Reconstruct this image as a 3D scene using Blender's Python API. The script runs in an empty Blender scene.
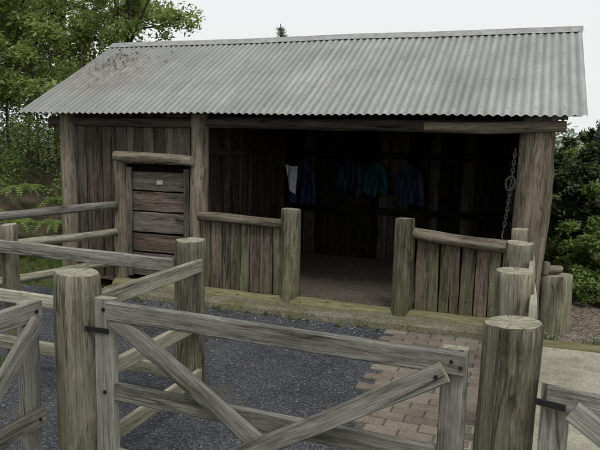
import bpy, random, math
from mathutils import Vector, Matrix, noise
from math import *
random.seed(7)
S=bpy.context.scene
COL=S.collection
# ------------------------------------------------------------------ nodes
class NT:
    def __init__(s,name):
        s.m=bpy.data.materials.new(name); s.m.use_nodes=True
        s.t=s.m.node_tree; s.n=s.t.nodes; s.n.clear()
        s.out=s.n.new('ShaderNodeOutputMaterial')
    def new(s,ty,**k):
        nd=s.n.new(ty)
        for a,b in k.items(): setattr(nd,a,b)
        return nd
    def set(s,sock,v):
        if isinstance(v,bpy.types.NodeSocket): s.t.links.new(v,sock)
        elif v is not None:
            if hasattr(sock,'default_value'):
                try: sock.default_value=v
                except Exception:
                    sock.default_value=(*v,1) if len(v)==3 else v
    def math(s,op,a,b=None,c=None,clamp=False):
        nd=s.new('ShaderNodeMath',operation=op,use_clamp=clamp)
        s.set(nd.inputs[0],a)
        if b is not None: s.set(nd.inputs[1],b)
        if c is not None: s.set(nd.inputs[2],c)
        return nd.outputs[0]
    def vmath(s,op,a,b):
        nd=s.new('ShaderNodeVectorMath',operation=op)
        s.set(nd.inputs[0],a); s.set(nd.inputs[1],b)
        return nd.outputs[0]
    def noise(s,vec,scale=1,detail=4,rough=.6,dist=0):
        nd=s.new('ShaderNodeTexNoise')
        s.set(nd.inputs['Vector'],vec); s.set(nd.inputs['Scale'],scale); s.set(nd.inputs['Detail'],min(detail,4))
        s.set(nd.inputs['Roughness'],rough); s.set(nd.inputs['Distortion'],dist)
        return nd.outputs['Fac']
    def ramp(s,f,stops):
        nd=s.new('ShaderNodeValToRGB'); cr=nd.color_ramp
        while len(cr.elements)<len(stops): cr.elements.new(.5)
        for e,(p,c) in zip(cr.elements,stops):
            e.position=p
            if isinstance(c,(int,float)): c=(c,c,c)
            e.color=(*c,1)
        s.set(nd.inputs[0],f); return nd.outputs[0]
    def mix(s,f,a,b,mode='MIX'):
        nd=s.new('ShaderNodeMix',data_type='RGBA',blend_type=mode)
        s.set(nd.inputs[0],f)
        s.set(nd.inputs[6],(*a,1) if isinstance(a,tuple) and len(a)==3 else a)
        s.set(nd.inputs[7],(*b,1) if isinstance(b,tuple) and len(b)==3 else b)
        return nd.outputs[2]
    def maprange(s,v,a,b,c,d):
        nd=s.new('ShaderNodeMapRange'); 
        for i,x in enumerate((v,a,b,c,d)): s.set(nd.inputs[i],x)
        return nd.outputs[0]
    def bump(s,h,strength=.5,dist=.01,normal=None):
        nd=s.new('ShaderNodeBump'); s.set(nd.inputs['Strength'],strength); s.set(nd.inputs['Distance'],dist)
        s.set(nd.inputs['Height'],h)
        if normal is not None: s.set(nd.inputs['Normal'],normal)
        return nd.outputs[0]
    def bsdf(s,color,rough=.85,metal=0,normal=None,spec=.3):
        nd=s.new('ShaderNodeBsdfPrincipled')
        s.set(nd.inputs['Base Color'],color); s.set(nd.inputs['Roughness'],rough); s.set(nd.inputs['Metallic'],metal)
        s.set(nd.inputs['Specular IOR Level'],spec)
        if normal is not None: s.set(nd.inputs['Normal'],normal)
        s.t.links.new(nd.outputs[0],s.out.inputs[0]); return nd
    def diffuse(s,color,normal=None):
        nd=s.new('ShaderNodeBsdfDiffuse'); s.set(nd.inputs['Color'],color)
        if normal is not None: s.set(nd.inputs['Normal'],normal)
        s.t.links.new(nd.outputs[0],s.out.inputs[0]); return nd

def wood(name,dark,mid,light,moss=.3,mosscol=(.10,.115,.035),lowmoss=.3,crack=.6,grey=(.2,.195,.17),greyamt=.4,bump=.8,stain=.5):
    m=NT(name)
    tc=m.new('ShaderNodeTexCoord').outputs['Object']
    oi=m.new('ShaderNodeObjectInfo').outputs['Random']
    off=m.math('MULTIPLY',oi,53.0)
    comb=m.new('ShaderNodeCombineXYZ'); m.set(comb.inputs[0],off); m.set(comb.inputs[1],off); m.set(comb.inputs[2],off)
    v=m.vmath('ADD',tc,comb.outputs[0])
    A=m.noise(m.vmath('MULTIPLY',v,(26,26,1.6)),1,4,.75,.3)
    B=m.noise(m.vmath('MULTIPLY',v,(170,170,9)),1,4,.7)
    Cn=m.noise(m.vmath('MULTIPLY',v,(14,14,.6)),1,2,.5,.2)
    Cr=m.ramp(Cn,[(.482,1.0),(.497,.0),(.503,.0),(.518,1.0)])
    St=m.noise(m.vmath('MULTIPLY',v,(7,7,1.8)),1,4,.7)
    brk=m.ramp(St,[(.44,1.0),(.5,0.0)])
    Cr=m.math('MAXIMUM',Cr,brk)
    g=m.math('ADD',m.math('MULTIPLY',A,.5),m.math('MULTIPLY',B,.5))
    col=m.ramp(g,[(.36,dark),(.49,mid),(.62,light)])
    geo=m.new('ShaderNodeNewGeometry'); pos=geo.outputs['Position']
    col=m.mix(m.math('MULTIPLY',m.ramp(St,[(.4,0),(.65,1)]),greyamt),col,grey)
    # dark weather stains that run with the grain
    col=m.mix(1.0,col,m.ramp(m.noise(m.vmath('MULTIPLY',v,(10,10,1.4)),1,4,.7),[(.36,1-stain),(.52,1.0),(.7,1.12)]),'MULTIPLY')
    sep=m.new('ShaderNodeSeparateXYZ'); m.set(sep.inputs[0],pos)
    low=m.maprange(sep.outputs[2],0,.75,lowmoss,0)
    mn=m.noise(pos,8,4,.8)
    # lichen speckle
    col=m.mix(m.math('MULTIPLY',m.ramp(m.noise(pos,38,3,.7),[(.58,0),(.66,1)]),.3),col,grey)
    mf=m.math('ADD',mn,low)
    mf=m.ramp(mf,[(.5,0),(.74,1)])
    mf=m.math('MULTIPLY',mf,moss*1.5,clamp=True)
    mcol=m.mix(1.0,(*mosscol,1),m.ramp(g,[(.35,.6),(.65,1.35)]),'MULTIPLY')
    col=m.mix(mf,col,mcol)
    ck=m.math('ADD',m.math('MULTIPLY',Cr,crack),1-crack)
    col=m.mix(1.0,col,ck,'MULTIPLY')
    val=m.maprange(oi,0,1,.75,1.2)
    hs=m.new('ShaderNodeHueSaturation'); m.set(hs.inputs['Value'],val); m.set(hs.inputs['Color'],col)
    m.diffuse(hs.outputs[0],m.bump(g,bump,.014))
    return m.m
def endgrain(name,a,b,moss=.5):
    m=NT(name)
    tc=m.new('ShaderNodeTexCoord').outputs['Object']
    flat=m.vmath('MULTIPLY',tc,(1,1,0))
    w=m.new('ShaderNodeTexWave',wave_type='RINGS',rings_direction='Z'); m.set(w.inputs['Vector'],flat)
    m.set(w.inputs['Scale'],28.0); m.set(w.inputs['Distortion'],3.0); m.set(w.inputs['Detail'],2.0); m.set(w.inputs['Detail Scale'],.8)
    geo=m.new('ShaderNodeNewGeometry').outputs['Position']
    n=m.noise(geo,25,5,.65)
    ang=m.new('ShaderNodeSeparateXYZ'); m.set(ang.inputs[0],flat)
    at=m.math('ARCTAN2',ang.outputs[1],ang.outputs[0])
    cb=m.new('ShaderNodeCombineXYZ'); m.set(cb.inputs[0],m.math('MULTIPLY',at,1.3)); m.set(cb.inputs[1],m.new('ShaderNodeObjectInfo').outputs['Random'])
    cr=m.noise(cb.outputs[0],1.3,2,.5)
    crk=m.ramp(cr,[(.485,1),(.5,.25),(.515,1)])
    col=m.mix(m.math('MULTIPLY',w.outputs['Fac'],.3),a,b)
    col=m.mix(m.math('MULTIPLY',m.ramp(n,[(.42,0),(.62,1)]),moss),col,(.14,.145,.085))
    col=m.mix(1.0,col,crk,'MULTIPLY')
    m.diffuse(col,m.bump(n,.5,.01))
    return m.m
def simple(name,col,rough=.8,metal=0,var=.25,scale=20,bump=.2,spec=.3):
    m=NT(name)
    tc=m.new('ShaderNodeTexCoord').outputs['Object']
    n=m.noise(tc,scale,4,.6)
    c=m.mix(1.0,(*col,1),m.ramp(n,[(.3,1-var),(.7,1+var)]),'MULTIPLY')
    m.bsdf(c,rough,metal,m.bump(n,bump,.005),spec)
    return m.m
def leafmat(name,cols,trans=.35,rough=.5):
    m=NT(name)
    g=m.new('ShaderNodeNewGeometry')
    r=g.outputs['Random Per Island']
    st=[(i/(len(cols)-1),c) for i,c in enumerate(cols)]
    c=m.ramp(r,st)
    b=m.diffuse(c)
    gl=m.new('ShaderNodeBsdfGlossy'); gl.inputs['Roughness'].default_value=.45; gl.inputs['Color'].default_value=(.5,.5,.5,1)
    tr=m.new('ShaderNodeBsdfTranslucent'); m.set(tr.inputs[0],c)
    mx=m.new('ShaderNodeMixShader'); m.set(mx.inputs[0],trans)
    m.t.links.new(b.outputs[0],mx.inputs[1]); m.t.links.new(tr.outputs[0],mx.inputs[2])
    m2=m.new('ShaderNodeMixShader'); m.set(m2.inputs[0],.06)
    m.t.links.new(mx.outputs[0],m2.inputs[1]); m.t.links.new(gl.outputs[0],m2.inputs[2])
    m.t.links.new(m2.outputs[0],m.out.inputs[0])
    return m.m

W_post =wood('wood_post',(.065,.055,.04),(.185,.168,.122),(.34,.315,.245),moss=.3,mosscol=(.145,.15,.085),greyamt=.45,grey=(.235,.23,.19),stain=.6)
W_shedpost=wood('wood_shed_post',(.075,.06,.045),(.195,.165,.122),(.335,.295,.235),moss=.12,greyamt=.35,grey=(.215,.20,.17),stain=.5)
W_gate =wood('wood_gate',(.10,.094,.08),(.225,.217,.19),(.37,.36,.32),moss=.2,mosscol=(.18,.19,.13),greyamt=.5,grey=(.27,.275,.25),crack=.6,stain=.5)
W_rail =wood('wood_rail_pale',(.15,.135,.10),(.33,.31,.245),(.49,.47,.39),moss=.22,mosscol=(.25,.27,.165),greyamt=.4,grey=(.35,.355,.305),crack=.55,stain=.45)
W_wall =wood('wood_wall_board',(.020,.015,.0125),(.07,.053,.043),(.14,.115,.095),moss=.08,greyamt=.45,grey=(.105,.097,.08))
W_dark =wood('wood_wall_board_shaded',(.006,.005,.005),(.017,.014,.0125),(.034,.028,.025),moss=.02,greyamt=.3,grey=(.026,.024,.023))  # wall boards with the interior's shade put into a darker colour
W_wall2=wood('wood_wall_board_grey',(.033,.028,.024),(.112,.098,.082),(.2,.18,.155),moss=.08,greyamt=.5,grey=(.145,.135,.118))
W_part=wood('wood_partition',(.022,.018,.014),(.066,.055,.042),(.125,.106,.084),moss=.05,greyamt=.4,grey=(.09,.082,.064))
W_half =wood('wood_half_green',(.045,.042,.028),(.145,.132,.092),(.265,.242,.185),moss=.38,mosscol=(.12,.122,.06),greyamt=.45,grey=(.18,.17,.135),stain=.6)
W_half2=wood('wood_half_brown',(.045,.032,.026),(.135,.104,.086),(.245,.197,.165),moss=.2,mosscol=(.115,.115,.06),greyamt=.4,grey=(.165,.15,.13),stain=.6)
W_sill =wood('wood_sill_mossy',(.065,.058,.04),(.17,.155,.10),(.285,.265,.185),moss=.4,mosscol=(.175,.17,.08),lowmoss=.3)
END=endgrain('wood_end_grain',(.33,.315,.25,1),(.22,.205,.145,1))
IRON=simple('iron_dark',(.03,.03,.032),.6,.6,.4,60)

# ------------------------------------------------------------------ mesh helpers
def empty(name,loc=(0,0,0)):
    e=bpy.data.objects.new(name,None); COL.objects.link(e); e.location=loc; e.empty_display_size=.2
    return e
def mk(name,V,F,mats,parent=None,M=None,mi=None,smooth=None):
    me=bpy.data.meshes.new(name); me.from_pydata([tuple(v) for v in V],[],F)
    for m in mats: me.materials.append(m)
    if mi is not None: me.polygons.foreach_set('material_index',mi)
    if smooth is True: me.polygons.foreach_set('use_smooth',[True]*len(F))
    elif smooth is not None and smooth is not False: me.polygons.foreach_set('use_smooth',smooth)
    me.update()
    o=bpy.data.objects.new(name,me); COL.objects.link(o)
    if M is not None: o.matrix_world=M
    if parent is not None:
        o.parent=parent; o.matrix_parent_inverse=Matrix.Translation(parent.location).inverted()
    return o
def frame(p0,p1,up=None):
    p0=Vector(p0);p1=Vector(p1); z=(p1-p0); L=z.length; z.normalize()
    u=Vector(up) if up is not None else (Vector((0,1,0)) if abs(z.y)<.9 else Vector((1,0,0)))
    x=u.cross(z).normalized(); y=z.cross(x)
    M=Matrix((( x.x,y.x,z.x,p0.x),(x.y,y.y,z.y,p0.y),(x.z,y.z,z.z,p0.z),(0,0,0,1)))
    return M,L
def log(name,p0,p1,r0,r1=None,mat=None,parent=None,rough=.05,bend=.0,seg=32,step=.05,cham=.01,end=None,knots=3):
    r1=r0 if r1 is None else r1
    M,L=frame(p0,p1); sd=random.uniform(0,100)
    m=max(4,int(L/step)); V=[];F=[];mi=[];sm=[]
    zs=[0,cham]+[cham+(L-2*cham)*i/m for i in range(1,m)]+[L-cham,L]
    kn=[(random.uniform(0,6.28),random.uniform(.1,.9)*L,random.uniform(.06,.14)) for _ in range(knots)]
    grooves=[(random.uniform(0,6.28),random.uniform(.015,.04)) for _ in range(5)]
    ba=random.uniform(0,6.28)
    tilt=(random.uniform(-.1,.1),random.uniform(-.1,.1)) if knots else (0,0)
    for k,z in enumerate(zs):
        t=z/L; r=r0+(r1-r0)*t
        if k in(0,len(zs)-1): r-=cham*.7
        cx=cos(ba)*bend*sin(pi*t)+.014*noise.noise(Vector((z*1.5,sd,3))); cy=sin(ba)*bend*sin(pi*t)+.014*noise.noise(Vector((z*1.5,sd,9)))
        for j in range(seg):
            a=2*pi*j/seg
            q=r*(1+rough*noise.noise(Vector((cos(a)*1.3+sd,sin(a)*1.3,z*2.2)))*1.6+rough*.7*noise.noise(Vector((cos(a)*4+sd,sin(a)*4,z*3))))
            for ka,kz,ks in kn:
                da=(a-ka+pi)%(2*pi)-pi
                q+=r*.12*exp(-(da/.35)**2-((z-kz)/ks*1.6)**2)
            for ga,gd in grooves:
                da=(a-ga-z*.15+pi)%(2*pi)-pi
                q-=r*gd*exp(-(da/.14)**2)*2
            zz=z
            if k>=len(zs)-2: zz=z+q*(cos(a)*tilt[0]+sin(a)*tilt[1])+(.0035*noise.noise(Vector((cos(a)*2,sin(a)*2,sd))))
            V.append((cx+q*cos(a),cy+q*sin(a),zz))
    n=len(zs)
    for k in range(n-1):
        for j in range(seg):
            a=k*seg+j;b=k*seg+(j+1)%seg
            F.append((a,b,b+seg,a+seg)); mi.append(0); sm.append(True)
    for k,rev in((0,True),(n-1,False)):
        base=len(V)
        ring=[V[k*seg+j] for j in range(seg)]; V+=ring
        c=[sum(p[i] for p in ring)/seg for i in range(3)]
        mid=[tuple(c[i]+(p[i]-c[i])*.55 for i in range(3)) for p in ring]; V+=mid; V.append(tuple(c)); ci=len(V)-1
        for j in range(seg):
            a=base+j;b=base+(j+1)%seg;cc=base+seg+j;d=base+seg+(j+1)%seg
            F.append((a,b,d,cc) if not rev else (b,a,cc,d)); F.append((cc,d,ci) if not rev else (d,cc,ci)); mi+=[1,1]; sm+=[False,False]
    return mk(name,V,F,[mat or W_post,end or END],parent,M,mi,sm)
def board(name,p0,p1,w,t,mat,parent=None,up=(0,1,0),ch=.005,jit=.004,step=.15,waney=0,end=None,bow=0):
    """length p0->p1, thickness along 'up', width perpendicular"""
    M,L=frame(p0,p1,up); sd=random.uniform(0,100)
    m=max(2,int(L/step)); V=[];F=[];mi=[]
    for k in range(m+1):
        z=L*k/m
        wl=w/2*(1+waney*noise.noise(Vector((sd,z*2.5,0)))*2)+jit*noise.noise(Vector((z*5,sd,1)))
        wr=w/2*(1+waney*noise.noise(Vector((sd,z*2.5,7)))*2)+jit*noise.noise(Vector((z*5,sd,5)))
        dy=jit*2*noise.noise(Vector((z*1.7,sd,2)))+bow*sin(pi*k/m); h=t/2
        for x,y in((-wl+ch,-h),(0,-h*1.02),(wr-ch,-h),(wr,-h+ch),(wr,h-ch),(wr-ch,h),(-wl+ch,h),(-wl,h-ch),(-wl,-h+ch)):
            V.append((x,y+dy,z))
    q=9
    for k in range(m):
        for j in range(q):
            a=k*q+j;b=k*q+(j+1)%q
            F.append((a,b,b+q,a+q)); mi.append(0)
    F.append(tuple(reversed(range(q)))); F.append(tuple(range(m*q,m*q+q))); mi+=[1,1]
    return mk(name,V,F,[mat,end or mat],parent,M,mi,False)
def tube(name,pts,rad,mat,parent=None,seg=8,closed=False):
    cu=bpy.data.curves.new(name,'CURVE'); cu.dimensions='3D'; cu.bevel_depth=rad; cu.bevel_resolution=2
    sp=cu.splines.new('POLY'); sp.points.add(len(pts)-1)
    for p,c in zip(sp.points,pts): p.co=(*c,1)
    sp.use_cyclic_u=closed
    cu.materials.append(mat)
    o=bpy.data.objects.new(name,cu); COL.objects.link(o)
    if parent: o.parent=parent; o.matrix_parent_inverse=Matrix.Translation(parent.location).inverted()
    return o
def bolt(name,p,n,parent,r=.011):
    n=Vector(n).normalized(); p=Vector(p)
    M,L=frame(p-n*.004,p+n*.008)
    V=[];F=[]
    for k,(rr,z) in enumerate(((r*1.5,0),(r*1.5,.005),(r,.005),(r*.9,.011))):
        for j in range(12):
            a=2*pi*j/12;V.append((rr*cos(a),rr*sin(a),z))
    for k in range(3):
        for j in range(12): F.append((k*12+j,k*12+(j+1)%12,(k+1)*12+(j+1)%12,(k+1)*12+j))
    F.append(tuple(range(36,48)))
    return mk(name,V,F,[IRON],parent,M)

# ------------------------------------------------------------------ SHED
shed=empty('wooden_shed',(-2.6,7.3,0))
FL=.10
YF=6.1; YB=8.55; XL=-5.05; XP=-3.34; XR=.0
EY,EZ=5.8,1.94; RY,RZ=7.6,2.925
BY=9.25
slope=(RZ-EZ)/(RY-EY)
def roofz(y): return RZ-abs(y-RY)*slope
def rz(y): return roofz(y)-.06
# posts
log('corner_post',(XL,YF,-.1),(XL,YF,rz(YF)-.02),.105,.10,W_shedpost,shed)
log('door_post',(-4.33,YF-.03,-.1),(-4.33,YF-.03,1.42),.085,.075,W_shedpost,shed)
log('door_post_2',(XP,YF-.02,-.1),(XP,YF-.02,rz(YF)-.04),.11,.095,W_shedpost,shed)
log('corner_post_2',(-.02,YF,-.1),(-.02+.05,YF,rz(YF)-.09),.15,.155,W_shedpost,shed,rough=.1)
log('back_post',(XL,YB,-.1),(XL,YB,rz(YB)-.05),.1,.09,W_shedpost,shed)
log('back_post_2',(XR,YB,-.1),(XR,YB,rz(YB)-.05),.1,.09,W_shedpost,shed)
log('back_post_3',(XP,YB-.12,-.1),(XP,YB-.12,rz(YB)),.07,.06,W_part,shed)
log('partition_post',(XP-.0,7.35,-.1),(XP,7.35,rz(7.35)-.05),.05,.05,W_part,shed)
log('partition_post_2',(XP+.04,6.65,-.1),(XP+.04,6.65,rz(6.65)-.05),.045,.04,W_part,shed)
# beams
log('front_plate',(-5.3,YF-.01,1.885-.03),(.0,YF-.01,1.885-.03),.055,.06,W_wall2,shed,step=.15)
log('front_plate_end_log',(-.95,YF-.17,1.83),(.25,YF-.17,1.85),.05,.05,W_shedpost,shed)
log('ridge_beam',(-5.4,RY,RZ-.15),(.3,RY,RZ-.15),.06,.06,W_wall,shed,step=.15)
for x in (-5.3,-4.2,-3.0,-1.8,-.7,.24):
    log('rafter',(x,YF+.08,roofz(YF+.08)-.112),(x,RY,RZ-.112),.036,.034,W_wall,shed)
    log('rafter_back',(x,BY-.05,roofz(BY-.05)-.1),(x,RY,RZ-.1),.036,.034,W_wall,shed)
# door lintel
log('door_lintel',(-4.33,YF-.14,1.475),(-3.36,YF-.14,1.455),.056,.052,W_shedpost,shed,bend=.01)
# vertical board walls
def vwall(tag,x0,y0,x1,y1,zb,zt,mats,wmin=.1,wmax=.17,gap=.006,t=.022,jit=.012,waney=.03):
    P0=Vector((x0,y0,0));P1=Vector((x1,y1,0));D=(P1-P0);L=D.length;D.normalize();Nn=Vector((-D.y,D.x,0))
    s=0;i=0
    while s<L-.02:
        w=min(random.uniform(wmin,wmax),L-s)
        c=P0+D*(s+w/2); off=Nn*random.uniform(-jit,jit)
        top=zt(c) if callable(zt) else zt
        top+=0 if callable(zt) else random.uniform(-.01,.01)
        p=c+off
        i+=1
        lean=D*random.uniform(-.006,.006)
        board('%s_board_%d'%(tag,i),(p.x,p.y,zb),(p.x+lean.x,p.y+lean.y,top),w-gap*random.uniform(.3,1.6),t,random.choice(mats),shed,up=tuple(Nn),waney=waney,step=.2)
        s+=w
vwall('front_wall',-4.97,YF,-4.42,YF,.05,lambda c:rz(c.y)-.01,[W_wall,W_wall,W_wall2])
vwall('over_door',-4.44,YF+.02,-3.43,YF+.02,1.40,lambda c:rz(c.y)-.01,[W_wall,W_wall2])
vwall('partition',XP,YF+.1,XP,YB,.05,lambda c:rz(c.y)-.04,[W_part,W_part,W_wall],.08,.15,gap=.008)
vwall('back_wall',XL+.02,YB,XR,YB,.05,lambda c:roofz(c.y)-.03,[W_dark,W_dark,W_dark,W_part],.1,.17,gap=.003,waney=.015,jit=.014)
x=XL+.1
while x<XR:
    board('back_wall_outer_board',(x,YB+.045,.05),(x,YB+.045,roofz(YB+.045)-.035),.147,.02,W_wall,shed,up=(0,1,0),step=.3,jit=.001); x+=.1475
vwall('side_wall',XL,YF+.1,XL,YB-.05,.05,lambda c:rz(c.y)-.04,[W_wall,W_wall2],gap=.006)
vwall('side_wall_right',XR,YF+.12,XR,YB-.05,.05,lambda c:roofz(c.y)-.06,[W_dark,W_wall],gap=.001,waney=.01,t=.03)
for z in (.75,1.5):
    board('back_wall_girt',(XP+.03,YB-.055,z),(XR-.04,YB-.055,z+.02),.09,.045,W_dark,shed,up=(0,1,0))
board('partition_girt',(XP+.05,YF+.12,1.55),(XP+.05,YB-.1,1.55),.08,.04,W_part,shed,up=(1,0,0))
# door
z=.14
for i,h in enumerate((.27,.22,.24,.23,.22)):
    board('door_board_%d'%i,(-4.25,YF+.0+.004*(i%2),z+h/2),(-3.45,YF+.004*(i%2),z+h/2+random.uniform(-.006,.006)),h-.018,.035,[W_wall2,W_half2,W_wall2,W_half2,W_wall2][i],shed,up=(0,1,0),jit=.008)
    z+=h
for x in(-4.215,-3.485):
    board('door_stile',(x,YF-.04,.14),(x,YF-.04,1.36),.07,.03,W_wall2,shed,up=(0,1,0))
board('door_latch',(-3.62,YF-.045,.83),(-3.42,YF-.045,.83),.045,.02,W_half2,shed,up=(0,1,0))
WP=simple('white_plaque_paint',(.42,.42,.40),.5,0,.2)
board('door_plaque',(-3.87,YF-.026,1.20),(-3.79,YF-.026,1.205),.045,.006,WP,shed,up=(0,1,0),ch=.001,jit=0)
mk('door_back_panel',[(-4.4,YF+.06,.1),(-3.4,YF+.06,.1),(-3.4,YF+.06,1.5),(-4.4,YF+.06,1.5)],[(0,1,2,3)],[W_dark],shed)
# half walls
def half(tag,x0,x1,y,zt0,zt1,mats):
    s=x0;i=0
    while s<x1-.02:
        w=min(random.uniform(.085,.14),x1-s)
        if x1-s-w<.04: w=x1-s
        f=(s+w/2-x0)/(x1-x0)
        board('%s_board_%d'%(tag,i),(s+w/2,y+random.uniform(-.012,.012),.12),(s+w/2+random.uniform(-.008,.008),y,zt0+(zt1-zt0)*f),w-.008,.03,mats[i%len(mats)],shed,up=(0,1,0),waney=.05,bow=random.uniform(-.006,.006))
        for zz in(.25,.72): 
            bolt('nail',(s+w/2+random.uniform(-.015,.015),y-.022,zz+random.uniform(-.02,.02)),(0,-1,0),shed,.003)
        s+=w;i+=1
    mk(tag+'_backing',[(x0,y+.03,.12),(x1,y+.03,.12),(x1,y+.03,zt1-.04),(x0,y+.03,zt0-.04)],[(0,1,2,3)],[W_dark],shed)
half('half_wall',-3.24,-2.3,5.97,.83,.83,[W_half,W_half2,W_half2,W_half])
log('half_wall_rail',(-3.26,5.92,.875),(-2.3,5.92,.865),.052,.045,W_shedpost,shed,bend=.008)
log('gate_post',(-2.215,5.9,0),(-2.215,5.9,1.02),.1,.095,W_half,shed,rough=.07)
half('half_wall_2',-.98,-.1,5.95,.82,.76,[W_half2,W_half,W_half,W_half2,W_half])
log('half_wall_rail_2',(-1.0,5.88,.865),(-.1,5.86,.80),.055,.058,W_shedpost,shed,bend=.012,rough=.09)
log('gate_post_2',(-1.09,5.88,0),(-1.07,5.88,.995),.1,.092,W_half,shed,rough=.07)
# sill & step
log('front_sill',(-4.3,5.9,.055),(-.15,5.87,.06),.075,.08,W_sill,shed,step=.12,rough=.07)
V=[];F=[];nx,ny=60,6
for j in range(ny+1):
    for i in range(nx+1):
        x=-4.25+4.1*i/nx; y=5.58+.35*j/ny
        zz=.085+.012*noise.noise(Vector((x*3,y*5,0)))-(.02 if j==0 else 0)
        V.append((x,y+(.02*noise.noise(Vector((x*2,3,0))) if j<1 else 0),zz))
for j in range(ny):
    for i in range(nx): a=j*(nx+1)+i; F.append((a,a+1,a+nx+2,a+nx+1))
b=len(V)
for i in range(nx+1): V.append((V[i][0],V[i][1]-.008,-.02))
for i in range(nx): F.append((b+i,b+i+1,i+1,i))
b=len(V); V+= [(-.15,5.58,-.02),(-.15,5.93,-.02)]
F.append((b,b+1,(nx+1)*(ny+1)-1,nx))
MC=NT('mossy_concrete'); g=MC.new('ShaderNodeNewGeometry').outputs['Position']
n1=MC.noise(g,4,6,.7); n2=MC.noise(g,40,4,.7)
c=MC.mix(MC.ramp(n1,[(.4,0),(.62,1)]),(.22,.205,.16),(.155,.15,.085)); c=MC.mix(1.0,c,MC.ramp(n2,[(.3,.5),(.7,1.25)]),'MULTIPLY')
MC.diffuse(c,MC.bump(n2,.7,.012)); 
mk('front_step',V,F,[MC.m],shed)
# floor
V=[];F=[];nx,ny=30,24
for j in range(ny+1):
    for i in range(nx+1):
        x=XL+(XR-XL)*i/nx;y=5.93+(YB-5.93)*j/ny
        V.append((x,y,FL-.01+.012*noise.noise(Vector((x*2,y*2,0)))))
for j in range(ny):
    for i in range(nx): a=j*(nx+1)+i; F.append((a,a+1,a+nx+2,a+nx+1))
FM=NT('shed_earth_floor'); g=FM.new('ShaderNodeNewGeometry').outputs['Position']
n1=FM.noise(g,2.5,6,.7); n2=FM.noise(g,30,5,.75)
c=FM.mix(n1,(.08,.067,.054),(.18,.157,.128)); c=FM.mix(1.0,c,FM.ramp(n2,[(.35,.5),(.6,1.15)]),'MULTIPLY')
FM.diffuse(c,FM.bump(n2,.4,.01))
mk('floor',V,F,[FM.m],shed,smooth=True)
# roof
PIT=.0762; x0,x1=-5.51,.40
RM=NT('weathered_corrugated_iron'); g=RM.new('ShaderNodeNewGeometry').outputs['Position']
sx=RM.new('ShaderNodeSeparateXYZ'); RM.set(sx.inputs[0],g)
sheet=RM.math('FLOOR',RM.math('DIVIDE',RM.math('ADD',sx.outputs[0],10),.76))
wn=RM.new('ShaderNodeTexWhiteNoise',noise_dimensions='1D'); RM.set(wn.inputs['W'],sheet)
st=RM.noise(RM.vmath('MULTIPLY',g,(14,1.2,1.2)),1,5,.65)
bl=RM.noise(g,1.3,5,.6); fine=RM.noise(g,35,4,.7)
c=RM.ramp(RM.math('ADD',RM.math('MULTIPLY',st,.5),RM.math('MULTIPLY',bl,.5)),[(.35,(.215,.225,.212)),(.5,(.30,.31,.293)),(.65,(.39,.40,.38))])
c=RM.mix(1.0,c,RM.ramp(fine,[(.3,.84),(.7,1.1)]),'MULTIPLY')
c=RM.mix(1.0,c,RM.ramp(wn.outputs['Value'],[(0,.9),(1,1.08)]),'MULTIPLY')
# shade painted into the corrugation valleys so the ribs read clearly
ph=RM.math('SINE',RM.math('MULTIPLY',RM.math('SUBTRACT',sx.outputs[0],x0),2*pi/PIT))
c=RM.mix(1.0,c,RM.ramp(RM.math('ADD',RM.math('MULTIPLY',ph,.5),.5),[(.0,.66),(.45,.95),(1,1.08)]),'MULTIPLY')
c=RM.mix(RM.maprange(sx.outputs[0],-5.5,-2.0,.5,0),c,(.165,.165,.15))  # left end darkened: the roof's uneven sheen painted into its colour
vd=RM.new('ShaderNodeVectorMath',operation='DISTANCE'); RM.set(vd.inputs[0],RM.vmath('MULTIPLY',g,(1,1.0,1))); RM.set(vd.inputs[1],(-4.95,6.75,2.45))
ru=RM.math('MULTIPLY',RM.maprange(vd.outputs['Value'],.1,.75,1,0),RM.ramp(RM.noise(g,9,5,.75),[(.42,0),(.58,1)]))
c=RM.mix(RM.math('MULTIPLY',ru,.65),c,(.15,.08,.06))
rs=RM.math('MULTIPLY',RM.ramp(RM.noise(RM.vmath('MULTIPLY',g,(9,1.5,1.5)),1,5,.7),[(.6,0),(.72,1)]),.35)
c=RM.mix(rs,c,(.17,.14,.12))
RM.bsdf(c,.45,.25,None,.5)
ncol=int((x1-x0)/PIT*10)
def slopemesh(name,ya,yb,rows,dz=0):
    V=[];F=[]
    for j in range(rows+1):
        y=ya+(yb-ya)*j/rows
        for i in range(ncol+1):
            x=x0+(x1-x0)*i/ncol
            s=int((x+10)/.76)
            lap=.003*(1 if ((x+10)/.76-s)<.12 else 0)
            edge=(.014*noise.noise(Vector((s*3.1,1,0)))) if j==0 else 0
            sag=.012*noise.noise(Vector((x*.7,y*.8,2)))
            V.append((x,y+edge,roofz(y)+.0085*sin(2*pi*(x-x0)/PIT)+sag+lap+dz))
    for j in range(rows):
        for i in range(ncol):
            a=j*(ncol+1)+i; F.append((a,a+1,a+ncol+2,a+ncol+1))
    return mk(name,V,F,[RM.m],shed,smooth=True)
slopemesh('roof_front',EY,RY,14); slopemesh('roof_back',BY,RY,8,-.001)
V=[];F=[]
cs=[(-.10,-.10*slope+.012),(-.095,-.095*slope+.018),(-.03,-.03*slope+.024),(0,.032),(.03,-.03*slope+.024),(.095,-.095*slope+.018),(.10,-.10*slope+.012)]
nn=60
for i in range(nn+1):
    x=x0-.01+(x1-x0+.02)*i/nn
    for y,zv in cs: V.append((x,RY+y,RZ+zv+.012*noise.noise(Vector((x*.7,RY*.8,2)))))
for i in range(nn):
    for j in range(6): a=i*7+j; F.append((a,a+7,a+8,a+1))
RC=simple('ridge_iron',(.29,.295,.285),.5,.25,.25,12)
mk('ridge_cap',V,F,[RC],shed)
V=[];F=[]
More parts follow.
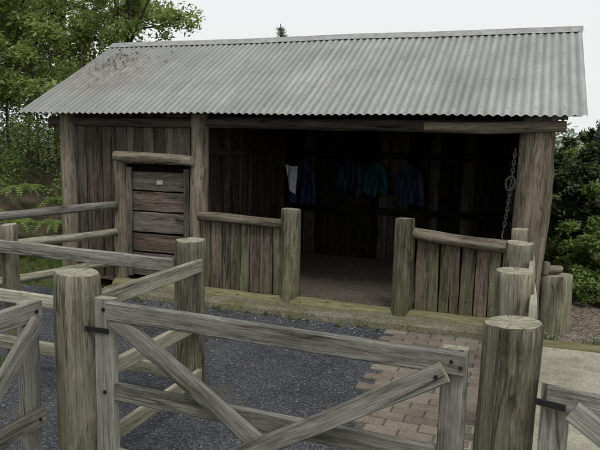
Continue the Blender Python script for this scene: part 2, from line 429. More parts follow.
for y in(5.92,6.45,7.0,7.4):
    i=0
    x=x0+PIT/4
    while x<x1:
        if i%3==0:
            zz=roofz(y)+.0082+.012*noise.noise(Vector((x*.7,y*.8,2))); b=len(V)
            for k in range(6): V.append((x+.006*cos(k*pi/3),y+.006*sin(k*pi/3),zz))
            V.append((x,y,zz+.006))
            for k in range(6): F.append((b+k,b+(k+1)%6,b+6))
        x+=PIT; i+=1
NM=simple('dull_zinc_nail',(.16,.15,.14),.6,.3)
mk('roof_nails',V,F,[NM],shed)
for y in(5.92,6.5,7.05):
    board('roof_batten',(-5.45,y,roofz(y)-.045),(.34,y,roofz(y)-.045),.05,.022,W_wall,shed,up=(0,-slope,1),step=.5)

def leaflitter(name,n,fn,size,mat):
    V=[];F=[]
    for _ in range(n):
        p,nrm=fn(); a=random.uniform(0,6.28); s=size*random.uniform(.5,1.2)
        u=Vector((cos(a),sin(a),random.uniform(-.3,.3))); w=Vector((-sin(a),cos(a),random.uniform(-.3,.3)))
        b=len(V); p=Vector(p)
        V+= [p-u*s,p+w*s*.45+Vector((0,0,.006)),p+u*s,p-w*s*.45+Vector((0,0,.004))]; F.append((b,b+1,b+2,b+3))
    return mk(name,V,F,[mat])
LIT=leafmat('dead_leaf',[(.07,.04,.03),(.14,.085,.055),(.2,.14,.09)],.1,.8)
def f1():
    x=random.gauss(-5.0,.25);y=random.gauss(7.1,.22); x=max(-5.45,x);y=min(7.45,max(5.9,y))
    return (x,y,roofz(y)+.02),None
leaflitter('fallen_leaves_on_roof',100,f1,.024,LIT)

# ------------------------------------------------------------------ things in shed
def coat(name,x,y,ztop,w,h,col):
    m=simple(name+'_cloth',col,.6,0,.2,30)
    V=[];F=[];nx,nz=28,24; sd=random.uniform(0,50)
    for side in(0,1):
        for k in range(nz+1):
            t=k/nz
            ww=w*(.18+.82*min(1,(t/.3))**.8)*(1+.1*t)/2
            for i in range(nx+1):
                u=-1+2*i/nx
                fold=.035*sin(u*7+sd+t*1.5)*min(1,t*3)+.03*noise.noise(Vector((u*3+sd,t*3,0)))
                d=.09*(1-u*u)**.5*(.4+.6*t)
                V.append((x+u*ww+.04*noise.noise(Vector((t*3,sd,u))),y-(d if side==0 else .0)-fold*(1 if side==0 else .2)-.04,ztop-h*t-.12*noise.noise(Vector((u*2,sd,1)))*t))
        b=side*(nx+1)*(nz+1)
        for k in range(nz):
            for i in range(nx): a=b+k*(nx+1)+i; F.append((a,a+1,a+nx+2,a+nx+1))
    p=empty(name,(x,y,ztop))
    mk('body',V,F,[m],p,smooth=True)
    for sgn in(-1,1):
        log('sleeve',(x+sgn*w*.36,y-.07,ztop-.14),(x+sgn*w*random.uniform(.4,.55),y-.08,ztop-.1-h*random.uniform(.5,.75)),.05,.04,m,p,end=m,rough=.15,knots=2)
    tube('hook',[(x,y+.05,ztop+.02),(x,y-.03,ztop+.01),(x,y-.05,ztop+.05)],.008,IRON,p)
coat('hanging_raincoat',-2.98,8.42,1.42,.36,.6,(.010,.018,.05))
coat('hanging_raincoat',-2.3,8.42,1.50,.34,.5,(.006,.010,.026))
coat('hanging_jacket',-1.95,8.42,1.42,.32,.42,(.005,.038,.046))
coat('hanging_jacket',-1.5,8.42,1.4,.36,.5,(.008,.02,.042))
rag=empty('hanging_cloth',(XP+.16,8.1,1.3))
CL=simple('pale_cloth',(.62,.66,.72),.9)
V=[];F=[]
for k in range(13):
    for i in range(9):
        u=i/8;t=k/12
        V.append((XP+.19+.17*u*(1-.3*t)+.04*t,8.1+.035*sin(u*8+t*2)+.02*t,1.36-.3*t-.1*u*t+.06*(u-.5)**2-.03*u))
for k in range(12):
    for i in range(8): a=k*9+i; F.append((a,a+1,a+10,a+9))
mk('cloth',V,F,[CL],rag,smooth=True)
tube('nail',[(XP,8.1,1.37),(XP+.22,8.1,1.36)],.006,IRON,rag)
def cat(p,n=8):
    r=[];q=[p[0]]+list(p)+[p[-1]]
    for i in range(len(p)-1):
        a,b,c,d=[Vector(v) for v in q[i:i+4]]
        for k in range(n):
            t=k/n; r.append(.5*((2*b)+(c-a)*t+(2*a-5*b+4*c-d)*t*t+(3*b-a-3*c+d)*t**3))
    r.append(Vector(p[-1])); return r
hal=empty('hanging_chain',(-.2,5.9,1.5))
CHM=simple('chain_iron',(.04,.038,.037),.6,.3,.4,60)
pts=cat([(-.15,5.925,1.66),(-.165,5.915,1.4),(-.18,5.91,1.2),(-.2,5.9,1.0),(-.21,5.89,.93)],8)
tot=sum((pts[i+1]-pts[i]).length for i in range(len(pts)-1))
nl=int(tot/.034)
def along(s):
    acc=0
    for i in range(len(pts)-1):
        l=(pts[i+1]-pts[i]).length
        if acc+l>=s: return pts[i].lerp(pts[i+1],(s-acc)/l)
        acc+=l
    return pts[-1]
for i in range(nl):
    a=along(i*.034); b=along(i*.034+.045); ax=(b-a).normalized(); sdv=Vector((1,0,0)) if i%2 else Vector((0,1,0))
    c0=(a+b)/2; ring=[]
    for q in range(14):
        an=2*pi*q/14; ring.append(c0+ax*sin(an)*.026+sdv*cos(an)*.012)
    tube('link_%d'%i,ring,.0055,CHM,hal,closed=True)
tube('hook',cat([(-.21,5.885,.94),(-.215,5.87,.88),(-.2,5.85,.83),(-.165,5.84,.83),(-.16,5.84,.87)]),.009,CHM,hal)
tube('loop',cat([(-.165,5.91,1.42),(-.21,5.90,1.38),(-.2,5.9,1.30),(-.15,5.9,1.31),(-.14,5.905,1.38),(-.165,5.91,1.42)]),.009,CHM,hal)

# ------------------------------------------------------------------ PEN FENCES
fa=empty('post_and_rail_fence',(-2.0,3.0,0))
log('post',(-2.02,2.47,-.1),(-2.02,2.47,1.05),.112,.108,W_post,fa,rough=.08)
log('post_2',(-2.03,3.56,-.1),(-2.03,3.56,1.05),.10,.098,W_post,fa,rough=.08)
for i,(zz,w) in enumerate(((.90,.085),(.53,.085),(.18,.085))):
    board('rail_%d'%i,(-1.945,2.42,zz+.0),(-1.935,3.52,zz),w,.035,W_rail,fa,up=(1,0,0),end=END)
fb=empty('post_and_rail_fence',(-2.8,3.5,0))
log('post',(-3.53,3.6,-.1),(-3.53,3.6,1.05),.062,.06,W_post,fb)
for i,(zz,w) in enumerate(((.895,.09),(.54,.09),(.2,.09))):
    board('rail_%d'%i,(-3.6,3.49,zz+.015),(-2.1,3.47,zz),w,.035,W_gate if i==0 else W_rail,fb,up=(0,1,0),end=END)
fc=empty('log_rail_fence',(-5.,3.5,0))
for i,zz in enumerate((.93,.62,.28)):
    log('rail_%d'%i,(-4.34,5.98,zz+.01),(-5.55,1.9,zz-.02),.042,.048,W_rail if i else W_gate,fc,step=.12,bend=.015)
log('post',(-5.65,1.9,-.1),(-5.65,1.9,1.1),.09,.09,W_post,fc)
gl=empty('wooden_side_gate',(-2.13,1.7,0))
xg=-2.14
board('stile',(xg,2.27,.08),(xg,2.27,.94),.1,.045,W_gate,gl,up=(1,0,0),end=END)
board('stile_2',(xg,.75,.08),(xg,.75,.94),.1,.045,W_gate,gl,up=(1,0,0),end=END)
for i,(zz) in enumerate((.90,.385,.15)):
    board('rail_%d'%i,(xg+.042,2.30,zz),(xg+.042,.72,zz),.09,.035,W_gate,gl,up=(1,0,0),end=END)
board('brace',(xg+.08,2.25,.86),(xg+.08,1.45,.12),.08,.032,W_gate,gl,up=(1,0,0),end=END)
board('brace_2',(xg+.08,.8,.86),(xg+.08,1.45,.12),.08,.032,W_gate,gl,up=(1,0,0),end=END)
for zz in(.9,.385): 
    bolt('bolt',(xg+.062,2.26,zz),(1,0,0),gl,.006)
gm=empty('wooden_gate',(-1.0,2.46,0))
yg=2.44
board('stile_hinge',(-1.835,yg,.08),(-1.835,yg,.95),.1,.05,W_gate,gm,up=(0,1,0),end=END)
board('stile_latch',(-.232,yg-.01,.08),(-.232,yg-.01,.925),.1,.05,W_gate,gm,up=(0,1,0),end=END)
board('top_rail',(-1.79,yg-.045,.905),(-.19,yg-.05,.875),.085,.038,W_gate,gm,up=(0,1,0),end=END)
board('mid_rail',(-1.785,yg+.002,.50),(-.285,yg,.47),.085,.036,W_gate,gm,up=(0,1,0),end=END)
board('bottom_rail',(-1.785,yg+.0,.17),(-.285,yg,.15),.085,.036,W_gate,gm,up=(0,1,0),end=END)
board('brace_1',(-1.76,yg-.05+.008,.87),(-.62,yg-.03,.13),.082,.032,W_gate,gm,up=(0,1,0),end=END)
board('brace_2',(-.26,yg-.088,.85),(-1.45,yg-.07,.14),.078,.032,W_gate,gm,up=(0,1,0),end=END)
for p in((-1.83,.9),(-1.83,.5)): bolt('bolt',(p[0],yg-.03,p[1]),(0,-1,0),gm,.006)
for p in((-.24,.885),(-.205,.865)): bolt('bolt',(p[0],yg-.071,p[1]),(0,-1,0),gm,.005)
bolt('bolt_2',(-.29,yg-.106,.83),(0,-1,0),gm,.006)
bolt('bolt_c',(-1.06,yg-.098,.375),(0,-1,0),gm,.006)
board('hinge_strap',(-1.93,yg-.033,.80),(-1.80,yg-.033,.80),.024,.005,IRON,gm,up=(0,1,0),jit=0,ch=.001)
fr=empty('post_and_rail_fence',(0,4,0))
log('post',(-.04,2.46,-.1),(-.035,2.46,1.04),.110,.107,W_post,fr,rough=.06)
log('post_2',(-.04,3.44,-.1),(-.04,3.44,1.05),.105,.10,W_post,fr,rough=.08)
log('post_3',(-.05,4.45,-.1),(-.05,4.45,1.05),.095,.09,W_post,fr,rough=.08)
log('post_4',(-.06,5.2,-.1),(-.06,5.2,1.05),.07,.065,W_post,fr)
for i,zz in enumerate((.9,.55,.2)):
    board('rail_%d'%i,(.045,2.56,zz),(.03,5.25,zz),.085,.035,W_rail,fr,up=(1,0,0),end=END)
gr=empty('wooden_gate',(.7,2.3,0))
def Q(s): return (.13+s*.985, 2.37-.17*s)
u=(.17,.985,0)
x,y=Q(0); board('stile',(x,y,.05),(x,y,.86),.095,.045,W_gate,gr,up=u,end=END)
x,y=Q(1.25); board('stile_2',(x,y,.05),(x,y,.86),.095,.045,W_gate,gr,up=u,end=END)
for i,zz in enumerate((.82,.45,.12)):
    a=Q(.05 if i else -.03);b=Q(1.25); board('rail_%d'%i,(a[0]-(.0),a[1]-.042,zz),(b[0],b[1]-.042,zz),.08,.032,W_gate,gr,up=u,end=END)
a=Q(.05);b=Q(1.2); board('brace',(a[0],a[1]-.078,.8),(b[0],b[1]-.078,.1),.075,.03,W_gate,gr,up=u,end=END)
board('hinge',(.06,2.325,.80),(.16,2.295,.80),.024,.006,IRON,gr,up=u,jit=0,ch=.001)
stp=empty('tree_stump',(.27,6.2,0))
log('stump',(.27,6.2,-.05),(.26,6.17,.53),.15,.138,W_post,stp,rough=.09)
pile=empty('cut_log_pile',(.15,6.05,0))
log('cut_log',(.19,6.14,.575),(.31,6.2,.575),.04,.036,W_shedpost,pile)
log('cut_log_2',(.17,6.1,.53),(.18,6.12,.65),.028,.028,W_half,pile)

# ------------------------------------------------------------------ GROUND
GM=NT('grass_ground'); g=GM.new('ShaderNodeNewGeometry').outputs['Position']
n1=GM.noise(g,.6,6,.7); n2=GM.noise(g,22,5,.7)
c=GM.mix(GM.ramp(n1,[(.4,0),(.6,1)]),(.06,.09,.025),(.11,.10,.055)); c=GM.mix(1.0,c,GM.ramp(n2,[(.3,.5),(.7,1.3)]),'MULTIPLY')
GM.diffuse(c,GM.bump(n2,.7,.03))
R=400
V=[(-R,-R,0),(R,-R,0),(R,R,0),(-R,R,0)]
mk('ground',V,[(0,1,2,3)],[GM.m])
GV=NT('dark_fine_gravel'); g=GV.new('ShaderNodeNewGeometry').outputs['Position']
vo=GV.new('ShaderNodeTexVoronoi'); GV.set(vo.inputs['Vector'],g); GV.set(vo.inputs['Scale'],95.0)
gs=GV.new('ShaderNodeSeparateColor'); GV.set(gs.inputs[0],vo.outputs['Color'])
c=GV.ramp(gs.outputs[0],[(0,(.034,.038,.046)),(.5,(.072,.079,.092)),(.9,(.13,.14,.155)),(1,(.22,.22,.22))])
c=GV.mix(1.0,c,GV.ramp(vo.outputs['Distance'],[(.2,1.1),(.6,.5)]),'MULTIPLY')
big=GV.noise(g,1.2,5,.65)
c=GV.mix(1.0,c,GV.ramp(big,[(.35,.7),(.65,1.3)]),'MULTIPLY')
c=GV.mix(GV.math('MULTIPLY',GV.ramp(GV.noise(g,2.3,6,.7),[(.56,0),(.7,1)]),.45),c,(.10,.09,.06))
GV.bsdf(c,.8,0,GV.bump(GV.math('MULTIPLY',vo.outputs['Distance'],-1),.7,.012),.35)
def grid(name,x0,x1,y0,y1,z,amp,mat,nx=60,ny=60):
    V=[];F=[]
    for j in range(ny+1):
        for i in range(nx+1):
            x=x0+(x1-x0)*i/nx;y=y0+(y1-y0)*j/ny
            V.append((x,y,z+amp*(noise.noise(Vector((x*.9,y*.9,1)))+.4*noise.noise(Vector((x*3,y*3,1)))+1.2)))
    for j in range(ny):
        for i in range(nx): a=j*(nx+1)+i; F.append((a,a+1,a+nx+2,a+nx+1))
    return mk(name,V,F,[mat],smooth=True)
grid('gravel_yard',-6.5,-.05,-1,5.62,.004,.008,GV.m)
CP=NT('pale_concrete'); g=CP.new('ShaderNodeNewGeometry').outputs['Position']
n1=CP.noise(g,1.6,6,.7); n2=CP.noise(g,45,5,.75); n3=CP.noise(g,6,4,.7)
c=CP.mix(CP.ramp(n1,[(.35,0),(.65,1)]),(.42,.405,.34),(.27,.26,.19)); c=CP.mix(1.0,c,CP.ramp(n2,[(.3,.65),(.7,1.2)]),'MULTIPLY')
c=CP.mix(CP.math('MULTIPLY',CP.ramp(n3,[(.55,0),(.7,1)]),.6),c,(.16,.165,.10))
CP.diffuse(c,CP.bump(n2,.4,.008))
mk('concrete_path',[(-.32,1,.028),(3.5,.8,.028),(4,5.6,.028),(-.12,5.56,.028),(-.1,4.9,.028),(-.32,4.8,.028)],[(0,1,2,3,4,5)],[CP.m])
TG=NT('tan_gravel'); g=TG.new('ShaderNodeNewGeometry').outputs['Position']
vo=TG.new('ShaderNodeTexVoronoi'); TG.set(vo.inputs['Vector'],g); TG.set(vo.inputs['Scale'],60.0)
gs=TG.new('ShaderNodeSeparateColor'); TG.set(gs.inputs[0],vo.outputs['Color'])
c=TG.ramp(gs.outputs[0],[(0,(.07,.06,.045)),(.6,(.2,.17,.135)),(1,(.34,.3,.25))])
TG.diffuse(c,TG.bump(vo.outputs['Distance'],.8,-.015))
grid('gravel_bed',.0,4,5.6,8,.006,.006,TG.m,30,20)
e=empty('timber_edging',(1,5.6,0))
log('edging',(-.1,5.60,.03),(3.8,5.66,.03),.045,.05,W_sill,e,step=.2)
BR=NT('old_brick_paver'); gg=BR.new('ShaderNodeNewGeometry'); g=gg.outputs['Position']
c=BR.ramp(gg.outputs['Random Per Island'],[(0,(.14,.115,.098)),(.4,(.195,.16,.135)),(.75,(.245,.2,.17)),(1,(.25,.235,.205))])
n2=BR.noise(g,50,5,.75); c=BR.mix(1.0,c,BR.ramp(n2,[(.3,.6),(.7,1.2)]),'MULTIPLY')
c=BR.mix(BR.math('MULTIPLY',BR.ramp(BR.noise(g,5,5,.7),[(.42,0),(.62,1)]),.6),c,(.20,.19,.15))
BR.diffuse(c,BR.bump(n2,.5,.006))
V=[];F=[]
def brick(cx,cy,lx,ly,z):
    b=len(V); c=.006; zt=z+random.uniform(-.002,.003); tx=random.uniform(-.02,.02)
    cx+=random.uniform(-.002,.002)
    for (sx_,sy_) in((-1,-1),(1,-1),(1,1),(-1,1)): V.append((cx+sx_*lx/2,cy+sy_*ly/2,0))
    for (sx_,sy_) in((-1,-1),(1,-1),(1,1),(-1,1)): V.append((cx+sx_*lx/2,cy+sy_*ly/2,zt-c+tx*sx_*lx/2))
    for (sx_,sy_) in((-1,-1),(1,-1),(1,1),(-1,1)): V.append((cx+sx_*(lx/2-c),cy+sy_*(ly/2-c),zt+tx*sx_*lx/2))
    for k in(0,4):
        for i in range(4): F.append((b+k+i,b+k+(i+1)%4,b+k+4+(i+1)%4,b+k+4+i))
    F.append((b+8,b+9,b+10,b+11))
y=3.05;row=0
while y<5.5:
    x=-1.25-(.1 if row%2 else 0)
    while x<-.1:
        lim=-.84-.13*(y-3.3)+random.uniform(-.02,.02)
        if x>lim-.12: brick(x+.1,y+.05,.197,.096,.032)
        x+=.205
    y+=.103;row+=1
mk('brick_paving',V,F,[BR.m])
JT=simple('sand_joint',(.09,.085,.06),.95,0,.4,60)
mk('paving_sand_bed',[(-.86,3.05,.022),(-.1,3.05,.022),(-.1,5.5,.022),(-1.05,5.5,.022)],[(0,1,2,3)],[JT])
def f2():
    return (random.uniform(-6,-.2),random.uniform(1.5,5.5),.025),None
leaflitter('fallen_leaves',260,f2,.016,LIT)
def f3():
    return (random.uniform(-3.3,-.05),random.uniform(5.6,8.3),.11),None
leaflitter('fallen_leaves_in_shed',160,f3,.02,LIT)
V=[];F=[]
for _ in range(500):
    x=random.uniform(-5,-1.0);y=random.uniform(2.6,5.5);s=random.uniform(.004,.011);b=len(V)
    if random.random()<.4: y=5.55-abs(random.gauss(0,.12))
    for dx,dy,dz in((1,0,.1),(0,1,-.1),(-1,0,.1),(0,-1,0),(0,0,.8)): V.append((x+dx*s*random.uniform(.7,1.3),y+dy*s*random.uniform(.7,1.3),.016+dz*s+s*.2))
    for i in range(4): F.append((b+i,b+(i+1)%4,b+4))
mk('loose_stones',V,F,[simple('pale_stone',(.2,.2,.19),.9)])
GT=leafmat('grass_blade',[(.06,.09,.02),(.10,.14,.04),(.17,.18,.08)],.3,.6)
V=[];F=[]
def tuft(x,y,z,n,h):
    for _ in range(n):
        a=random.uniform(0,6.28);r=random.uniform(0,h*.35);hh=h*random.uniform(.4,1.1);b=len(V)
        bx=x+cos(a)*r;by=y+sin(a)*r;le=random.uniform(.1,.6)*hh;w=.0035
        p=Vector((-sin(a)*w,cos(a)*w,0));B=Vector((bx,by,z));Mi=B+Vector((cos(a)*le*.35,sin(a)*le*.35,hh*.6));T=B+Vector((cos(a)*le,sin(a)*le,hh))
        V.extend([B-p,B+p,Mi+p*.8,Mi-p*.8,T]);F.append((b,b+1,b+2,b+3));F.append((b+3,b+2,b+4))
for _ in range(45):
    tuft(random.uniform(-4.3,-1.2),5.56-random.random()**2*.12,.01,random.randint(6,22),random.uniform(.03,.07))
for px,py in((-2.03,3.56),(-3.53,3.6),(-2.02,2.47),(-.04,3.44),(-.05,4.45),(-.04,2.46),(.25,6.2)):
    for _ in range(9):
        a=random.uniform(0,6.28); tuft(px+cos(a)*.12,py+sin(a)*.12,.01,14,random.uniform(.04,.1))
for _ in range(50): tuft(random.uniform(.1,3),5.66+random.random()*.12,.02,16,random.uniform(.05,.13))
for _ in range(260): tuft(random.uniform(-8,-5.2),random.uniform(4.5,8),.0,16,random.uniform(.08,.2))
mk('grass_tufts',V,F,[GT])

# ------------------------------------------------------------------ VEGETATION
BARK=wood('bark',(.03,.024,.018),(.09,.07,.05),(.16,.13,.10),moss=.4)
L1=leafmat('leaf_spring_green',[(.15,.22,.045),(.24,.32,.08),(.34,.42,.14),(.41,.48,.2),(.19,.26,.055)],.5)
L2=leafmat('leaf_dark_green',[(.04,.065,.024),(.075,.11,.042),(.13,.175,.07)],.35)
L3=leafmat('leaf_hedge_green',[(.12,.19,.04),(.2,.29,.075),(.31,.40,.14)],.45)
L4=leafmat('leaf_grey_far',[(.16,.2,.14),(.22,.26,.18),(.26,.3,.22)],.3)
def leaves(V,F,c,r,n,size,squash=.8,elong=.5,shell=.35):
    c=Vector(c)
    for _ in range(n):
        d=Vector((random.gauss(0,1),random.gauss(0,1),random.gauss(0,1))).normalized()
        k=random.random()**shell
        p=c+Vector((d.x,d.y,d.z*squash))*r*k*random.uniform(.8,1.2)
        if p.z<.03: p.z=random.uniform(.03,.15)
        u=Vector((random.gauss(0,1),random.gauss(0,1),random.gauss(0,.6)-.2)).normalized()
        w=u.cross(Vector((random.gauss(0,.5),random.gauss(0,.5),1))).normalized()
        nn=u.cross(w); s=size*random.uniform(.6,1.3); b=len(V)
        V.append(p); V.append(p+u*s*.45+w*s*elong*.5+nn*s*.08); V.append(p+u*s); V.append(p+u*s*.45-w*s*elong*.5+nn*s*.08)
        F.append((b,b+1,b+2)); F.append((b,b+2,b+3))
def tree(name,base,h,tr,clusters,n,size,mat,elong=.5,squash=.8):
    p=empty(name,base); base=Vector(base)
    top=base+Vector((random.uniform(-.2,.2),random.uniform(-.2,.2),h))
    log('trunk',base-Vector((0,0,.2)),top,tr,tr*.4,BARK,p,step=.25,bend=.1,rough=.1)
    V=[];F=[];tot=sum(r**2 for c,r in clusters)
    for c,r in clusters:
        c=Vector(c); t=random.uniform(.35,.95)
        a=base.lerp(top,t)
        log('limb',a,c,tr*.35,tr*.08,BARK,p,step=.2,bend=.12,seg=10,rough=.1,knots=0,cham=.004)
        for _ in range(3):
            d=Vector((random.gauss(0,1),random.gauss(0,1),random.gauss(.3,.6))).normalized()*r*.9
            log('twig',c-d*.1,c+d,tr*.1,tr*.03,BARK,p,step=.2,bend=.05,seg=6,rough=.05,knots=0,cham=.002)
        k=max(8,int(12*r*r+6)); m=int(n*r*r/tot/k)
        for _ in range(k):
            d=Vector((random.gauss(0,1),random.gauss(0,1),random.gauss(0,1))).normalized()*r*random.random()**.5
            leaves(V,F,c+Vector((d.x,d.y,d.z*squash)),r*random.uniform(.22,.42),m,size,squash,elong,.5)
    mk('foliage',V,F,[mat],p)
tree('broadleaf_tree',(-9.2,8.6,.4),4.2,.12,[((-9.2,8.4,4.2),1.2),((-8.2,8.2,3.5),.9),((-10.2,8.5,3.5),1.1),((-7.7,8.6,4.3),.85),((-9.0,7.8,2.8),.9),((-10,7.8,2.5),1.0),((-8.0,8.8,2.7),.8),((-8.8,8.4,5.3),1.2),((-7.4,8.6,5.0),.8),((-7.6,8.3,3.0),.6),((-8.6,8.0,2.3),.6),((-7.0,8.0,2.35),.4)],52000,.085,L1)
tree('broadleaf_tree',(-10.5,12.5,.6),5,.2,[((-10.5,12,4.5),1.5),((-9,12,4.2),1.3),((-12,12,4.3),1.6),((-8.3,12.2,5.3),1.3),((-10,12,6.2),1.5),((-7.6,12,4.0),.9),((-9.5,12,3),1.3),((-11.5,12,3),1.3),((-13,11,4),1.5),((-8.2,12.2,3.1),.9)],36000,.12,L1)
tree('broadleaf_tree',(-7.2,10.5,.2),4,.08,[((-6.6,10,4.45),.5),((-7.3,10.2,3.9),.7),((-6.0,9.8,4.8),.35),((-7.2,10,5),.8)],8000,.085,L1)
V=[];F=[];nx,ny=50,40
for j in range(ny+1):
    for i in range(nx+1):
        x=-16+9.8*i/nx; y=6.2+9*j/ny
        d=min(1,max(0,(-6.7-x)/1.8))*min(1,max(0,(y-6.3)/1.6))
        V.append((x,y,-.02+1.0*d*d*(3-2*d)+.12*d*noise.noise(Vector((x*1.3,y*1.3,0)))*2))
for j in range(ny):
    for i in range(nx): a=j*(nx+1)+i; F.append((a,a+1,a+nx+2,a+nx+1))
EB=NT('bank_soil'); g=EB.new('ShaderNodeNewGeometry').outputs['Position']
n1=EB.noise(g,3,6,.7); n2=EB.noise(g,30,5,.7)
c=EB.mix(EB.ramp(n1,[(.4,0),(.6,1)]),(.16,.12,.09),(.08,.09,.045)); c=EB.mix(1.0,c,EB.ramp(n2,[(.3,.5),(.7,1.3)]),'MULTIPLY')
EB.diffuse(c,EB.bump(n2,.8,.03))
mk('earth_bank',V,F,[EB.m],smooth=True)
V=[];F=[];V2=[];F2=[]
for _ in range(60):
    x=random.uniform(-16,-6.2);y=random.uniform(10.2,13)
    leaves(V,F,(x,y,random.uniform(.8,3.0)),random.uniform(.5,1.0),450,.1,.9,.45)
for _ in range(34):
    x=random.uniform(-9.5,-6.3);y=random.uniform(8.0,10)
    leaves(V2,F2,(x,y,random.uniform(.7,1.9)),random.uniform(.15,.4),220,.07,.9,.4)
mk('undergrowth',V,F,[L2]); mk('bank_bushes',V2,F2,[L3])
for i in range(7):
    x=random.uniform(-10,-6.5);y=random.uniform(8.5,10.5)
    o=empty('sapling',(x,y,.5)); log('trunk',(x,y,.1),(x+random.uniform(-.2,.2),y,3.2),.035,.015,BARK,o,step=.3,bend=.08,seg=10)
def fern(loc,n,l,mat):
    p=empty('fern',loc);V=[];F=[]
    for k in range(n):
        a=random.uniform(0,6.28);L=l*random.uniform(.7,1.1);pts=[]
        for i in range(15):
            t=i/14; rr=L*t; pts.append(Vector((loc[0]+cos(a)*rr,loc[1]+sin(a)*rr,loc[2]+L*(.9*t-1.0*t*t)+.02)))
        sd=Vector((-sin(a),cos(a),0))
        for i in range(1,14):
            wl=L*.22*sin(pi*(i/14)**.7)
            d=(pts[i+1]-pts[i-1]).normalized()
            for s in(-1,1):
                b=len(V); q=pts[i]+sd*s*wl+d*wl*.3-Vector((0,0,wl*.15))
                V+= [pts[i]-d*.008,q,pts[i]+d*.02]; F.append((b,b+1,b+2))
        for i in range(14):
            b=len(V);V+=[pts[i]-sd*.003,pts[i]+sd*.003,pts[i+1]+sd*.003,pts[i+1]-sd*.003];F.append((b,b+1,b+2,b+3))
    mk('fronds',V,F,[mat],p)
for loc in((-7.0,7.3,.35),(-7.5,7.1,.5),(-6.7,7.7,.3),(-8.1,7.6,.9),(-7.5,7.9,.8),(-6.6,7.0,.1),(-7.9,7.1,.5),(-8.5,7.9,1.0),(-6.4,8.2,.2),(-7.2,6.8,.2),(-6.9,8.2,.6)): fern(loc,18,.5,L3)
def shrub(name,cl,n,size,mat,elong=.5):
    p=empty(name,cl[0][0]);V=[];F=[];tot=sum(r*r for c,r in cl)
    for c,r in cl:
        b=Vector((cl[0][0][0],cl[0][0][1],0)); log('stem',b+Vector((random.uniform(-.1,.1),random.uniform(-.1,.1),-.05)),c,.03,.01,BARK,p,step=.2,bend=.05,seg=8,knots=0,cham=.003)
        k=int(24*r*r+12)
        for _ in range(k):
            d=Vector((random.gauss(0,1),random.gauss(0,1),random.gauss(0,1))).normalized()*r*random.random()**.4
            q=Vector(c)+d; q.z=max(q.z,.12)
            leaves(V,F,q,r*random.uniform(.15,.32),int(n*r*r/tot/k),size,.8,elong,.5)
    mk('foliage',V,F,[mat],p)
shrub('dark_shrub',[((.75,8.9,.8),.6),((.55,8.9,1.3),.5),((1.1,9.1,1.25),.55),((1.5,9.2,.7),.6),((.75,9,1.7),.35),((.3,9.2,1.0),.5),((1.5,9.1,1.3),.45),((.3,9.2,1.5),.35)],40000,.075,L2)
shrub('green_shrub',[((1.05,7.6,.35),.4),((.75,7.5,.45),.3),((1.45,7.5,.5),.45),((1.0,7.9,.7),.5),((1.9,7.4,.4),.5),((1.3,8.0,1.05),.4),((.55,7.9,.6),.3),((.95,8.1,1.05),.33),((.62,7.3,.2),.25),((1.1,7.2,.2),.3)],42000,.05,L3)
shrub('green_shrub',[((2.2,9.4,.8),.8),((1.7,9.6,1.3),.5),((2.9,9.3,1.0),.8),((2.3,9.6,1.5),.5)],22000,.075,L3)
shrub('green_shrub',[((.35,10.2,.8),.7),((.0,10.4,1.2),.5),((.9,10.3,1.4),.5),((1.5,10.4,1.2),.7)],22000,.075,L3)
V=[];F=[]
for i in range(110):
    x=random.uniform(-60,50);y=random.uniform(48,60)
    h=random.uniform(.8,1.9)
    leaves(V,F,(x,y,h),random.uniform(1.5,2.4),160,.45,.8,.6)
mk('distant_trees',V,F,[L4])
p=empty('conifer_tree',(-7.2,18,0)); log('trunk',(-7.2,18,0),(-7.2,18,5.05),.12,.015,BARK,p,step=.3)
V=[];F=[]
for i in range(40):
    t=i/40; z=1.2+3.8*t; r=1.2*(1-t)+.05
    for k in range(7):
        a=random.uniform(0,6.28); leaves(V,F,(-7.2+cos(a)*r*.6,18+sin(a)*r*.6,z),r*.4+.04,20,.09,.5,.25)
mk('foliage',V,F,[L4],p)
V=[];F=[];n=80
for i in range(n+1):
    a=radians(-80+160*i/n)
    for k,(rr,hh) in enumerate(((150,0),(200,5),(260,9),(330,0))):
        V.append((rr*sin(a),rr*cos(a),-1+hh*(.6+.5*noise.noise(Vector((a*3,k,0))))))
for i in range(n):
    for k in range(3): a=i*4+k; F.append((a,a+4,a+5,a+1))
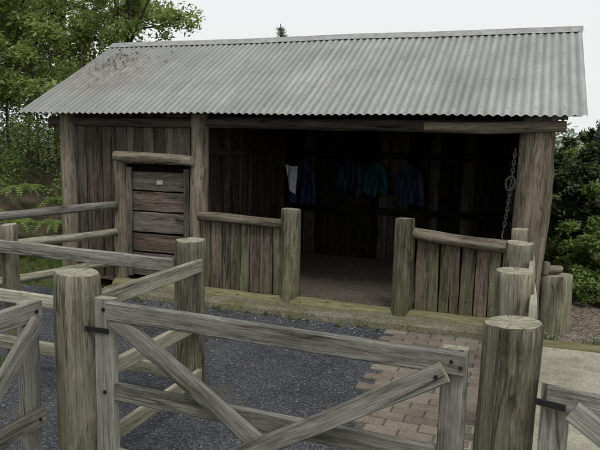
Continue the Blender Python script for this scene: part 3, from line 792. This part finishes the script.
HM=simple('hill_grass',(.22,.26,.2),1,0,.3,.02,0)
mk('hills',V,F,[HM],smooth=True)

# ------------------------------------------------------------------ WORLD & LIGHT
w=bpy.data.worlds.new('World'); S.world=w; w.use_nodes=True; t=w.node_tree; t.nodes.clear()
out=t.nodes.new('ShaderNodeOutputWorld'); bg=t.nodes.new('ShaderNodeBackground')
sky=t.nodes.new('ShaderNodeTexSky'); sky.sky_type='NISHITA'; sky.sun_disc=False
SE,SR=radians(58),radians(150)
sky.sun_elevation=SE; sky.sun_rotation=SR; sky.air_density=1.5; sky.dust_density=4
mx=t.nodes.new('ShaderNodeMix'); mx.data_type='RGBA'; mx.inputs[0].default_value=.9
mx.inputs[7].default_value=(9.3,9.4,9.4,1)
t.links.new(sky.outputs[0],mx.inputs[6])
t.links.new(mx.outputs[2],bg.inputs[0]); bg.inputs[1].default_value=.1
t.links.new(bg.outputs[0],out.inputs[0])
sl=bpy.data.lights.new('sun','SUN'); sl.energy=1.5; sl.angle=radians(18); sl.color=(1,.97,.92)
so=bpy.data.objects.new('sun',sl); COL.objects.link(so)
sd=Vector((sin(SR)*cos(SE),cos(SR)*cos(SE),sin(SE)))
so.rotation_euler=sd.to_track_quat('Z','Y').to_euler(); so.location=(0,0,20)
# ------------------------------------------------------------------ CAMERA
cam=bpy.data.cameras.new('camera'); co=bpy.data.objects.new('camera',cam); COL.objects.link(co)
yaw=radians(19.8);p=radians(7.6);r=radians(1.17)
fw=Vector((-sin(yaw)*cos(p),cos(yaw)*cos(p),-sin(p)))
r0=Vector((cos(yaw),sin(yaw),0));u0=r0.cross(fw)
Rr=r0*cos(r)+u0*sin(r);U=-r0*sin(r)+u0*cos(r)
co.matrix_world=Matrix(((Rr.x,U.x,-fw.x,0),(Rr.y,U.y,-fw.y,0),(Rr.z,U.z,-fw.z,1.7),(0,0,0,1)))
cam.sensor_width=36; cam.lens=38.4; cam.clip_end=1000; cam.clip_start=.05
S.camera=co
S.view_settings.view_transform='Standard'; S.view_settings.look='None'; S.view_settings.exposure=0
